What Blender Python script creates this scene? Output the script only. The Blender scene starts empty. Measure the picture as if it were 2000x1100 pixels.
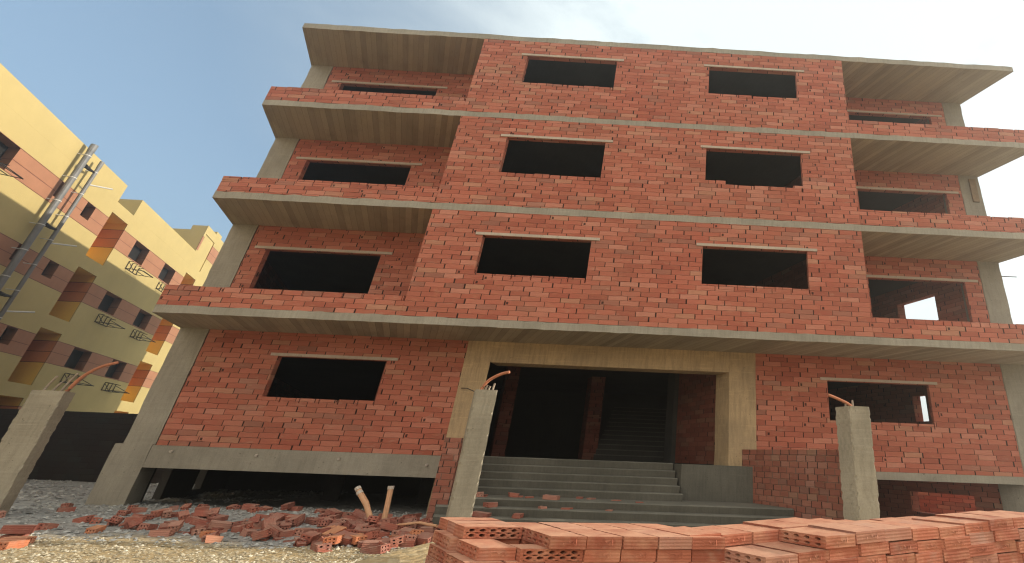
import bpy, bmesh, math, random
from mathutils import Vector, Matrix, noise as mnoise
R = random.Random(7)
S = bpy.context.scene
COL = S.collection
rad = math.radians

# ---------------------------------------------------------------- camera
def cam_axes(yaw, pitch, roll):
    r = Vector((math.cos(yaw), math.sin(yaw), 0)); f = Vector((-math.sin(yaw), math.cos(yaw), 0)); u = Vector((0, 0, 1))
    f2 = f * math.cos(pitch) + u * math.sin(pitch); u2 = u * math.cos(pitch) - f * math.sin(pitch)
    return r * math.cos(roll) + u2 * math.sin(roll), u2 * math.cos(roll) - r * math.sin(roll), f2
CAMP = Vector((4.316, -9.880, 2.051))
cr, cu, cf = cam_axes(-0.0279, 0.38746, 0.03768)
cd = bpy.data.cameras.new('camera'); cam = bpy.data.objects.new('camera', cd); COL.objects.link(cam)
M3 = Matrix((cr, cu, -cf)).transposed()
cam.matrix_world = Matrix.Translation(CAMP) @ M3.to_4x4()
cd.sensor_width = 36; cd.lens = 36 * 862.5 / 2000
cd.shift_x = -(1367.2 - 1000) / 2000; cd.shift_y = 0.0
cd.clip_end = 3000; cd.clip_start = 0.05
S.camera = cam
S.cycles.filter_width = 1.15

# ---------------------------------------------------------------- light
SUN_AZ, SUN_EL = rad(8.5), rad(18)          # azimuth counted from +X towards +Y
SKY_STR, SUN_STR, EXPO = 0.088, 2.4, 1.46
S.view_settings.view_transform = 'Standard'; S.view_settings.look = 'None'
S.view_settings.exposure = EXPO; S.view_settings.gamma = 1
sl = bpy.data.lights.new('sun', 'SUN'); sl.energy = SUN_STR; sl.angle = rad(0.5); sl.color = (1.0, 0.91, 0.78)
so = bpy.data.objects.new('sun', sl); COL.objects.link(so)
sdir = Vector((math.cos(SUN_AZ) * math.cos(SUN_EL), math.sin(SUN_AZ) * math.cos(SUN_EL), math.sin(SUN_EL)))
so.rotation_euler = (-sdir).to_track_quat('-Z', 'Y').to_euler(); so.location = (40, 10, 30)

W = bpy.data.worlds.new('World'); S.world = W; W.use_nodes = True
wt = W.node_tree; wn = wt.nodes; wl = wt.links
bgn = wn['Background']
sky = wn.new('ShaderNodeTexSky'); sky.sky_type = 'NISHITA'; sky.sun_disc = False
sky.sun_elevation = SUN_EL; sky.sun_rotation = rad(90) - SUN_AZ
sky.air_density = 1.0; sky.dust_density = 4.0; sky.ozone_density = 1.2; sky.altitude = 50
def wmath(op, a, b=None, c=None):
    n = wn.new('ShaderNodeMath'); n.operation = op
    for i, v in enumerate((a, b, c)):
        if v is None: continue
        if isinstance(v, (int, float)): n.inputs[i].default_value = v
        else: wl.new(v, n.inputs[i])
    return n.outputs[0]
tc = wn.new('ShaderNodeTexCoord')
mp = wn.new('ShaderNodeMapping'); mp.inputs['Scale'].default_value = (1.0, 1.0, 2.2); wl.new(tc.outputs['Generated'], mp.inputs[0])
cn = wn.new('ShaderNodeTexNoise'); cn.inputs['Scale'].default_value = 2.6; cn.inputs['Detail'].default_value = 9; cn.inputs['Roughness'].default_value = 0.58
cn.inputs['Distortion'].default_value = 0.35; wl.new(mp.outputs[0], cn.inputs['Vector'])
vd = wn.new('ShaderNodeVectorMath'); vd.operation = 'DOT_PRODUCT'; wl.new(tc.outputs['Generated'], vd.inputs[0])
vd.inputs[1].default_value = (0.88, 0.30, 0.37)          # a bank of thin cloud towards the sun
veil = wn.new('ShaderNodeMapRange'); veil.interpolation_type = 'SMOOTHSTEP'; wl.new(vd.outputs['Value'], veil.inputs[0])
veil.inputs[1].default_value = -0.40; veil.inputs[2].default_value = 0.70
puff = wmath('MULTIPLY', wmath('SUBTRACT', cn.outputs['Fac'], 0.5), wmath('MULTIPLY', veil.outputs[0], 2.6))
cmk = wn.new('ShaderNodeMapRange'); wl.new(wmath('ADD', veil.outputs[0], puff), cmk.inputs[0])
cmk.inputs[1].default_value = 0.04; cmk.inputs[2].default_value = 0.85
cmx = wn.new('ShaderNodeMixRGB'); wl.new(wmath('MULTIPLY', cmk.outputs[0], 0.92), cmx.inputs[0])
hz = wn.new('ShaderNodeMixRGB'); hz.inputs[0].default_value = 0.22; wl.new(sky.outputs[0], hz.inputs[1]); hz.inputs[2].default_value = (2.2, 3.2, 3.6, 1)   # dusty air
wl.new(hz.outputs[0], cmx.inputs[1]); cmx.inputs[2].default_value = (4.3, 4.75, 4.8, 1)
vr = wn.new('ShaderNodeVectorMath'); vr.operation = 'DOT_PRODUCT'; wl.new(tc.outputs['Generated'], vr.inputs[0])
vr.inputs[1].default_value = (-0.10, -0.93, 0.35)          # unseen bright cloud added behind the camera as fill for the front
rk = wn.new('ShaderNodeMapRange'); rk.interpolation_type = 'SMOOTHSTEP'; wl.new(wmath('ADD', vr.outputs['Value'], wmath('MULTIPLY', wmath('SUBTRACT', cn.outputs['Fac'], 0.5), 0.9)), rk.inputs[0])
rk.inputs[1].default_value = 0.15; rk.inputs[2].default_value = 0.75
cmr = wn.new('ShaderNodeMixRGB'); wl.new(rk.outputs[0], cmr.inputs[0]); wl.new(cmx.outputs[0], cmr.inputs[1]); cmr.inputs[2].default_value = (5.9, 5.6, 5.1, 1)
wl.new(cmr.outputs[0], bgn.inputs[0]); bgn.inputs[1].default_value = SKY_STR

# ---------------------------------------------------------------- plan directions
D = Vector((-0.49694, 0.86778, 0)); NL = Vector((-D.y, D.x, 0))      # depth direction of the plots, its left normal
X_ = Vector((1, 0, 0)); Z_ = Vector((0, 0, 1))
SK = D.x / D.y                                                       # x run per unit of y along D
def dp(x, y): return Vector((x + SK * y, y, 0))                      # plan point: x on the front line, then back along D

# ---------------------------------------------------------------- node helper for materials
class NT:
    def __init__(s, name):
        s.m = bpy.data.materials.new(name); s.m.use_nodes = True
        s.t = s.m.node_tree; s.b = s.t.nodes['Principled BSDF']; s.b.inputs['Specular IOR Level'].default_value = 0.25
    def new(s, ty, **kw):
        n = s.t.nodes.new(ty)
        for k, v in kw.items(): setattr(n, k, v)
        return n
    def link(s, a, b): s.t.links.new(a, b)
    def put(s, sock, v):
        if isinstance(v, bpy.types.NodeSocket): s.link(v, sock)
        else: sock.default_value = v
    def math(s, op, a, b=None, c=None, clamp=False):
        n = s.new('ShaderNodeMath', operation=op); n.use_clamp = clamp
        for i, v in enumerate((a, b, c)):
            if v is not None: s.put(n.inputs[i], v)
        return n.outputs[0]
    def uv(s): return s.new('ShaderNodeUVMap').outputs[0]
    def obj(s): return s.new('ShaderNodeTexCoord').outputs['Object']
    def sep(s, v):
        n = s.new('ShaderNodeSeparateXYZ'); s.link(v, n.inputs[0]); return n.outputs
    def comb(s, x, y, z=0.0):
        n = s.new('ShaderNodeCombineXYZ')
        for i, v in enumerate((x, y, z)): s.put(n.inputs[i], v)
        return n.outputs[0]
    def map(s, v, scale=(1, 1, 1), loc=(0, 0, 0)):
        n = s.new('ShaderNodeMapping'); s.link(v, n.inputs[0]); n.inputs['Scale'].default_value = scale; n.inputs['Location'].default_value = loc
        return n.outputs[0]
    def noise(s, v, scale, detail=4, rough=0.5, dist=0.0):
        n = s.new('ShaderNodeTexNoise'); s.link(v, n.inputs['Vector']); n.inputs['Scale'].default_value = scale
        n.inputs['Detail'].default_value = detail; n.inputs['Roughness'].default_value = rough; n.inputs['Distortion'].default_value = dist
        return n.outputs['Fac']
    def rng(s, v, a, b, c=0.0, d=1.0, smooth=False):
        n = s.new('ShaderNodeMapRange'); n.clamp = True
        if smooth: n.interpolation_type = 'SMOOTHSTEP'
        s.put(n.inputs[0], v)
        for i, x in enumerate((a, b, c, d)): s.put(n.inputs[1 + i], x)
        return n.outputs[0]
    def ramp(s, v, stops):
        n = s.new('ShaderNodeValToRGB'); e = n.color_ramp.elements
        while len(e) < len(stops): e.new(0.5)
        for i, (p, c) in enumerate(stops): e[i].position = p; e[i].color = (*c, 1)
        s.link(v, n.inputs[0]); return n.outputs[0]
    def mix(s, f, a, b, blend='MIX'):
        n = s.new('ShaderNodeMixRGB', blend_type=blend); s.put(n.inputs[0], f)
        for i, v in ((1, a), (2, b)):
            if isinstance(v, tuple): v = (*v, 1) if len(v) == 3 else v
            s.put(n.inputs[i], v)
        return n.outputs[0]
    def white(s, v, dims='2D'):
        n = s.new('ShaderNodeTexWhiteNoise', noise_dimensions=dims)
        s.link(v, n.inputs['W' if dims == '1D' else 'Vector']); return n.outputs['Value'], n.outputs['Color']
    def bump(s, h, strength=0.4, dist=0.02):
        n = s.new('ShaderNodeBump'); n.inputs['Strength'].default_value = strength; n.inputs['Distance'].default_value = dist
        s.link(h, n.inputs['Height']); s.link(n.outputs[0], s.b.inputs['Normal'])
    def out(s, col, rough=0.9):
        s.put(s.b.inputs['Base Color'], (*col, 1) if isinstance(col, tuple) else col); s.put(s.b.inputs['Roughness'], rough); return s.m

def brick_mat(name, L=0.46, H=0.122, tone=1.0, holes=0.05, joint=(0.085, 0.030, 0.019), bed=0.05, pale=0.055, head=(0.020, 0.052), tint=(1, 1, 1)):
    n = NT(name); uv = n.uv(); s = n.sep(uv)
    wob = n.noise(n.map(uv, (2.3, 2.3, 1)), 1.6, 3, 0.6)
    v = n.math('ADD', s[1], n.math('MULTIPLY', n.math('SUBTRACT', wob, 0.5), 0.05))
    fine = n.noise(uv, 26, 4, 0.6)
    v = n.math('ADD', v, n.math('MULTIPLY', n.math('SUBTRACT', fine, 0.5), 0.012))
    r = n.math('DIVIDE', v, H); row = n.math('FLOOR', r); fr = n.math('SUBTRACT', r, row)
    rw, _ = n.white(row, '1D')
    off = n.math('ADD', n.math('MULTIPLY', n.math('MODULO', n.math('ABSOLUTE', row), 2.0), 0.5), n.math('MULTIPLY', rw, 0.42))
    c = n.math('ADD', n.math('DIVIDE', n.math('ADD', s[0], n.math('MULTIPLY', n.math('SUBTRACT', fine, 0.5), 0.016)), L), off)
    col = n.math('FLOOR', c); fc = n.math('SUBTRACT', c, col)
    idv = n.comb(col, row)
    w1, wc = n.white(idv); ws = n.sep(wc)
    w2, wc2 = n.white(n.comb(n.math('ADD', col, 37.3), n.math('ADD', row, 11.7))); ws2 = n.sep(wc2)
    # masks
    jw = n.math('ADD', head[0], n.math('MULTIPLY', n.math('POWER', ws[1], 2.5), head[1]))
    headm = n.rng(fc, jw, n.math('ADD', jw, 0.018), 1.0, 0.0)
    open_ = n.math('MULTIPLY', headm, n.rng(ws2[0], 0.12, 0.30))
    bw = n.math('MULTIPLY', bed, n.rng(ws2[1], 0, 1, 0.55, 1.35))
    bedm = n.rng(fr, bw, n.math('ADD', bw, 0.09), 1.0, 0.0)
    # broken holes in a few bricks
    hx = n.math('GREATER_THAN', n.math('ABSOLUTE', n.math('SUBTRACT', n.math('ABSOLUTE', n.math('SUBTRACT', fc, 0.16)), 0.0)), 0.055)
    hz = n.math('GREATER_THAN', n.math('ABSOLUTE', n.math('SUBTRACT', fr, 0.5)), 0.26)
    hole = n.math('MULTIPLY', n.math('LESS_THAN', ws[2], holes), n.math('MULTIPLY', n.math('SUBTRACT', 1.0, hx), n.math('SUBTRACT', 1.0, hz)))
    # colours
    T = lambda a, b, cc: (a * tone * tint[0], b * tone * tint[1], cc * tone * tint[2])
    base = n.ramp(w1, [(0.0, T(0.33, 0.080, 0.050)), (0.25, T(0.42, 0.112, 0.070)), (0.60, T(0.48, 0.138, 0.088)), (0.88, T(0.54, 0.185, 0.122)), (1.0, T(0.58, 0.250, 0.175))])
    base = n.mix(n.math('MULTIPLY', n.math('LESS_THAN', ws2[2], pale), 0.62), base, T(0.52, 0.30, 0.19))
    base = n.mix(n.math('MULTIPLY', n.math('GREATER_THAN', ws2[2], 0.93), 0.5), base, T(0.24, 0.15, 0.115))
    mott = n.noise(n.map(uv, (1, 3, 1)), 9, 6, 0.65)
    base = n.mix(n.rng(mott, 0.25, 0.75, 0.0, 0.55), base, n.mix(0.55, base, T(0.26, 0.15, 0.10)))
    big = n.noise(uv, 0.55, 4, 0.6)
    pch = n.noise(n.map(uv, (1, 1, 1), (11, 4, 0)), 0.8, 5, 0.65)
    base = n.mix(n.rng(pch, 0.48, 0.70, 0.0, 0.26), base, T(0.48, 0.185, 0.120))
    base = n.mix(n.rng(big, 0.4, 0.7, 0.0, 0.30), base, T(0.30, 0.16, 0.10))
    strk = n.noise(n.map(uv, (1.6, 14, 1)), 2.2, 5, 0.7)
    base = n.mix(n.rng(strk, 0.35, 0.70, 0.0, 0.38), base, T(0.31, 0.085, 0.05))
    tan = n.noise(n.map(uv, (1.0, 2.5, 1), (7, 2, 0)), 4.5, 5, 0.65)
    base = n.mix(n.rng(tan, 0.54, 0.72, 0.0, 0.42), base, T(0.47, 0.21, 0.11))
    smear = n.math('MULTIPLY', n.rng(n.noise(n.map(uv, (0.7, 2.2, 1)), 3.1, 5, 0.7), 0.57, 0.70), 0.40)
    base = n.mix(smear, base, T(0.42, 0.27, 0.19))
    mort = n.rng(n.noise(uv, 3.3, 3), 0.42, 0.66)
    jc = n.mix(mort, joint, (0.25 * tone, 0.125 * tone, 0.085 * tone))
    bvis = n.rng(n.noise(n.map(uv, (1.2, 5, 1), (3, 9, 0)), 2.6, 4, 0.6), 0.36, 0.66, 0.12, 0.85)
    base = n.mix(n.math('MULTIPLY', bedm, bvis), base, jc)
    base = n.mix(headm, base, n.mix(0.5, joint, jc))
    dark = n.math('MAXIMUM', open_, hole)
    base = n.mix(n.math('MULTIPLY', dark, 0.85), base, (0.022, 0.010, 0.007))
    h = n.math('SUBTRACT', 1.0, n.math('MAXIMUM', n.math('MAXIMUM', bedm, headm), n.math('MULTIPLY', dark, 2.0)))
    h = n.math('ADD', n.math('ADD', h, n.math('MULTIPLY', fine, 0.35)), n.math('MULTIPLY', ws[0], 0.5))
    n.bump(h, 0.55, 0.012)
    return n.out(base, 0.92)

def concrete_mat(name, a=(0.38, 0.345, 0.275), b=(0.255, 0.23, 0.182), boards=0.0, streak=0.4, bs=0.16, warm=None):
    n = NT(name); uv = n.uv(); o = n.obj(); s = n.sep(uv)
    big = n.noise(o, 0.9, 6, 0.62); fin = n.noise(o, 34, 5, 0.7)
    col = n.mix(n.rng(big, 0.3, 0.7), b, a)
    if boards:
        k = n.math('DIVIDE', s[0], bs); ki = n.math('FLOOR', k); kf = n.math('SUBTRACT', k, ki)
        w, wc = n.white(ki, '1D'); w3 = n.sep(wc)
        grain = n.noise(n.map(uv, (9, 0.45, 1)), 4, 5, 0.6)
        tone = n.ramp(n.math('ADD', n.math('MULTIPLY', w, 0.65), n.math('MULTIPLY', grain, 0.5)), [(0.15, tuple(x * 0.55 for x in (warm or b))), (0.55, warm or b), (0.95, tuple(x * 1.35 for x in (warm or a)))])
        col = n.mix(boards, col, tone)
        line = n.rng(kf, 0.0, 0.09, 1.0, 0.0)
        col = n.mix(n.math('MULTIPLY', line, 0.55), col, (0.06, 0.045, 0.03))
        stain = n.rng(n.noise(n.map(uv, (0.9, 0.35, 1)), 2.0, 6, 0.65), 0.5, 0.75)
        col = n.mix(n.math('MULTIPLY', stain, 0.45), col, (0.10, 0.075, 0.05))
        light = n.rng(n.noise(n.map(uv, (3.1, 0.3, 1), (5, 3, 0)), 1.3, 4, 0.6), 0.55, 0.8)
        col = n.mix(n.math('MULTIPLY', light, 0.35), col, (0.36, 0.28, 0.18))
        h = n.math('ADD', n.math('MULTIPLY', w, 0.6), n.math('MULTIPLY', line, -1.0))
        h = n.math('ADD', h, n.math('MULTIPLY', fin, 0.3))
    else:
        st = n.noise(n.map(uv, (7, 0.7, 1)), 2.2, 6, 0.65)
        col = n.mix(n.math('MULTIPLY', n.rng(st, 0.45, 0.72), streak), col, tuple(x * 0.62 for x in b))
        st2 = n.noise(n.map(uv, (0.8, 9, 1)), 1.7, 5, 0.6)
        col = n.mix(n.math('MULTIPLY', n.rng(st2, 0.55, 0.75), streak * 0.6), col, tuple(min(1, x * 1.3) for x in a))
        h = n.math('ADD', n.math('MULTIPLY', fin, 0.6), n.math('MULTIPLY', big, 0.8))
    col = n.mix(n.rng(fin, 0.35, 0.75, 0.0, 0.35), col, tuple(x * 0.7 for x in b))
    pit = n.rng(n.noise(o, 17, 2, 0.5), 0.70, 0.76)
    col = n.mix(n.math('MULTIPLY', pit, 0.5), col, (0.07, 0.06, 0.045))
    n.bump(n.math('SUBTRACT', h, n.math('MULTIPLY', pit, 0.8)), 0.45, 0.012)
    return n.out(col, 0.92)

def plain_mat(name, col, var=0.25, scale=8, rough=0.85, metal=0.0, bump=0.2, col2=None, grime=0.0):
    n = NT(name); o = n.obj()
    f = n.noise(o, scale, 6, 0.62)
    c = n.mix(n.rng(f, 0.3, 0.72), col2 or tuple(x * (1 - var) for x in col), col)
    if grime:
        c = n.mix(n.math('MULTIPLY', n.rng(n.noise(n.map(o, (1, 1, 0.25)), 0.8, 6, 0.65), 0.48, 0.75), grime), c, tuple(x * 0.62 for x in col))
    n.bump(n.noise(o, scale * 6, 4, 0.6), bump, 0.01)
    n.b.inputs['Metallic'].default_value = metal
    return n.out(c, rough)

def clay_mat(name, base, dark, dust=(0.46, 0.25, 0.15), ribs=True, dusty=0.4):
    """fired hollow brick: tone differs brick by brick, extruded lines along the sides, pale dust, tops lightened as if sunlit"""
    n = NT(name); uv = n.uv(); o = n.obj(); s = n.sep(uv)
    oi = n.new('ShaderNodeObjectInfo').outputs['Random']
    ov = n.new('ShaderNodeVectorMath', operation='ADD'); n.link(o, ov.inputs[0]); n.link(n.comb(n.math('MULTIPLY', oi, 37.0), n.math('MULTIPLY', oi, 91.0), 0.0), ov.inputs[1]); o2 = ov.outputs[0]
    c = n.mix(oi, dark, base)
    f = n.noise(o2, 7, 6, 0.65)
    c = n.mix(n.rng(f, 0.35, 0.7, 0.0, 0.5), c, dark)
    c = n.mix(n.math('MULTIPLY', n.rng(n.noise(o2, 3.3, 5, 0.7), 0.46, 0.68), dusty), c, dust)
    pale = n.math('MULTIPLY', n.math('GREATER_THAN', n.math('FRACT', n.math('MULTIPLY', oi, 13.7)), 0.88), 0.5)
    c = n.mix(pale, c, (0.46, 0.26, 0.19))
    sp = n.rng(n.noise(o2, 60, 2, 0.5), 0.68, 0.74)
    c = n.mix(n.math('MULTIPLY', sp, 0.4), c, tuple(x * 0.4 for x in dark))
    nz_ = n.sep(n.new('ShaderNodeNewGeometry').outputs['Normal'])[2]
    c = n.mix(n.math('MULTIPLY', n.rng(nz_, 0.5, 0.95), n.rng(n.noise(o2, 5, 6, 0.7), 0.30, 0.62, 0.1, 0.62)), c, dust)   # dust on top, also lightening upper faces as if sunlit
    grey_ = n.rng(n.noise(o2, 2.1, 6, 0.7), 0.56, 0.70)
    c = n.mix(n.math('MULTIPLY', grey_, 0.45), c, (0.40, 0.30, 0.24))
    h = n.noise(o2, 45, 5, 0.65)
    if ribs:
        rb = n.math('SINE', n.math('MULTIPLY', n.math('ADD', s[1], n.math('MULTIPLY', f, 0.006)), 300.0))
        h = n.math('ADD', h, n.math('MULTIPLY', rb, 0.35))
        c = n.mix(n.rng(rb, 0.3, 1.0, 0.0, 0.14), c, dark)
    n.bump(h, 0.5, 0.006)
    return n.out(c, 0.9)

M = {}
M['brick'] = brick_mat('brick_wall')
M['brick_shade'] = brick_mat('brick_wall_inner_shaded', tone=0.45)  # same brick darkened, interior shade put into its colour
M['brick_bond'] = brick_mat('brick_stair_wall', L=0.25, H=0.118, tone=0.74, holes=0.0, bed=0.10, head=(0.05, 0.05), pale=0.03, joint=(0.16, 0.11, 0.085), tint=(0.95, 1.1, 1.15))
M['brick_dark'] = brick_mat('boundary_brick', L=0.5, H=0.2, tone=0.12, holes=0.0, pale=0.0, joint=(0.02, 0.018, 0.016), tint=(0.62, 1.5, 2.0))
M['conc'] = concrete_mat('concrete')
M['conc_edge'] = concrete_mat('concrete_slab_edge', a=(0.40, 0.365, 0.295), b=(0.27, 0.25, 0.20), streak=0.45)
M['soffit'] = concrete_mat('concrete_board_marked', boards=0.60, warm=(0.36, 0.30, 0.215), a=(0.44, 0.38, 0.28), b=(0.32, 0.27, 0.19))
M['portal'] = concrete_mat('concrete_portal', a=(0.56, 0.40, 0.225), b=(0.37, 0.27, 0.16), streak=0.7)
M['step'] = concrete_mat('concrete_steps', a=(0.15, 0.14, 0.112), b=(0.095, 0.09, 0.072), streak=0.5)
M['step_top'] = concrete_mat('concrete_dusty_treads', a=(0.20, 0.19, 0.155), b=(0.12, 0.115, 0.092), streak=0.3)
M['post'] = concrete_mat('concrete_post', a=(0.42, 0.375, 0.285), b=(0.27, 0.24, 0.18), streak=0.5)
M['conc_shade'] = concrete_mat('concrete_interior_shaded', a=(0.07, 0.065, 0.055), b=(0.04, 0.038, 0.034))  # concrete darkened so the shade of the rooms sits in its colour
M['lintel'] = concrete_mat('concrete_lintel', a=(0.55, 0.47, 0.38), b=(0.42, 0.35, 0.28), streak=0.3)
M['yellow'] = plain_mat('yellow_render', (0.455, 0.358, 0.148), 0.10, 1.2, 0.9, bump=0.15, grime=0.18)
M['ochre_lit'] = plain_mat('ochre_render_lit', (0.80, 0.55, 0.14), 0.12, 1.2, 0.9, bump=0.15)  # lightened to stand in for bounced light in the loggias
M['terra'] = plain_mat('terracotta_render', (0.36, 0.17, 0.095), 0.16, 2.0, 0.9, bump=0.2)
M['terra_lit'] = plain_mat('orange_terracotta_lit', (0.60, 0.25, 0.115), 0.14, 2.0, 0.9, bump=0.2)  # more orange, and lightened as if lit by bounce in the loggias
M['groove'] = plain_mat('groove_paint', (0.16, 0.055, 0.035), 0.2, 3)
M['dark_sheet'] = plain_mat('room_shade_sheet', (0.018, 0.017, 0.016), 0.3, 2)  # flat dark colour standing in for the unlit rooms
M['steel'] = plain_mat('galvanised_pipe', (0.20, 0.20, 0.195), 0.35, 3, 0.6, 0.2, 0.1)
M['clip'] = plain_mat('white_clip', (0.55, 0.55, 0.52), 0.1, 10, 0.6)
M['iron'] = plain_mat('black_iron', (0.035, 0.028, 0.024), 0.4, 12, 0.7, 0.3)
M['rebar'] = plain_mat('rebar_dusty', (0.36, 0.29, 0.22), 0.3, 30, 0.8)
M['conduit'] = plain_mat('orange_conduit', (0.50, 0.20, 0.11), 0.25, 14, 0.75, bump=0.1)
M['conduit_pale'] = plain_mat('faded_conduit', (0.64, 0.36, 0.20), 0.2, 14, 0.6, bump=0.1)
M['cement'] = plain_mat('cement_blob', (0.55, 0.48, 0.40), 0.25, 20, 0.9)
M['wood'] = plain_mat('formwork_wood', (0.28, 0.20, 0.12), 0.3, 9, 0.85)
M['wire'] = plain_mat('tie_wire', (0.12, 0.10, 0.08), 0.3, 9, 0.6, 0.4)
M['stack'] = clay_mat('stack_brick', (0.49, 0.170, 0.098), (0.31, 0.095, 0.056), dust=(0.68, 0.40, 0.25), dusty=0.42)  # pale dust colour raised to make the tops look sunlit
M['rubble'] = clay_mat('rubble_brick', (0.42, 0.135, 0.085), (0.25, 0.085, 0.062), dust=(0.36, 0.23, 0.17), dusty=0.55)
M['rubble_orange'] = clay_mat('rubble_brick_orange_lit', (0.56, 0.21, 0.10), (0.42, 0.14, 0.07), dust=(0.55, 0.31, 0.17), dusty=0.4)  # rubble brick copy with sunlight put into its colour

def ground_mat():
    n = NT('site_ground'); o = n.obj(); s = n.sep(o)
    a = n.noise(o, 0.8, 6, 0.65); b = n.noise(o, 9, 6, 0.7)
    vo = n.new('ShaderNodeTexVoronoi'); n.link(o, vo.inputs['Vector']); vo.inputs['Scale'].default_value = 16
    vs = n.sep(vo.outputs['Color'])
    grey = n.mix(n.rng(b, 0.3, 0.7), (0.205, 0.205, 0.19), (0.35, 0.352, 0.328))
    grey = n.mix(n.rng(vs[0], 0.2, 1.0, 0.0, 0.45), grey, (0.46, 0.46, 0.425))
    sand = n.mix(n.rng(b, 0.3, 0.7), (0.32, 0.23, 0.115), (0.46, 0.35, 0.19))
    sand = n.mix(n.rng(vs[0], 0.35, 0.9, 0.0, 0.4), sand, (0.58, 0.50, 0.33))
    y = n.math('ADD', s[1], n.math('MULTIPLY', n.math('SUBTRACT', a, 0.5), 1.4))
    c = n.mix(n.rng(y, -2.5, -1.9, 0.0, 1.0), sand, grey)
    red = n.math('MULTIPLY', n.rng(n.noise(o, 2.1, 5, 0.7), 0.50, 0.68), n.math('MULTIPLY', n.rng(s[1], -2.6, -1.6), n.rng(s[0], -8.0, -2.5)))
    c = n.mix(n.math('MULTIPLY', red, 0.3), c, (0.27, 0.115, 0.085))
    n.bump(n.math('ADD', b, n.math('MULTIPLY', vo.outputs['Distance'], -0.9)), 0.8, 0.03)
    return n.out(c, 0.95)
M['ground'] = ground_mat()
def stone_mat(name='gravel_stones', st=None):
    n = NT(name); o = n.obj()
    g = n.new('ShaderNodeNewGeometry').outputs['Random Per Island']
    c = n.ramp(g, st or [(0, (0.24, 0.195, 0.125)), (0.4, (0.34, 0.285, 0.185)), (0.8, (0.44, 0.385, 0.27)), (1, (0.66, 0.61, 0.48))])
    n.bump(n.noise(o, 60, 3), 0.3, 0.005); return n.out(c, 0.9)
M['stone'] = stone_mat()
M['stone_grey'] = stone_mat('grey_rubble_stones', [(0, (0.17, 0.168, 0.155)), (0.5, (0.28, 0.28, 0.262)), (1, (0.42, 0.42, 0.39))])

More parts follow.
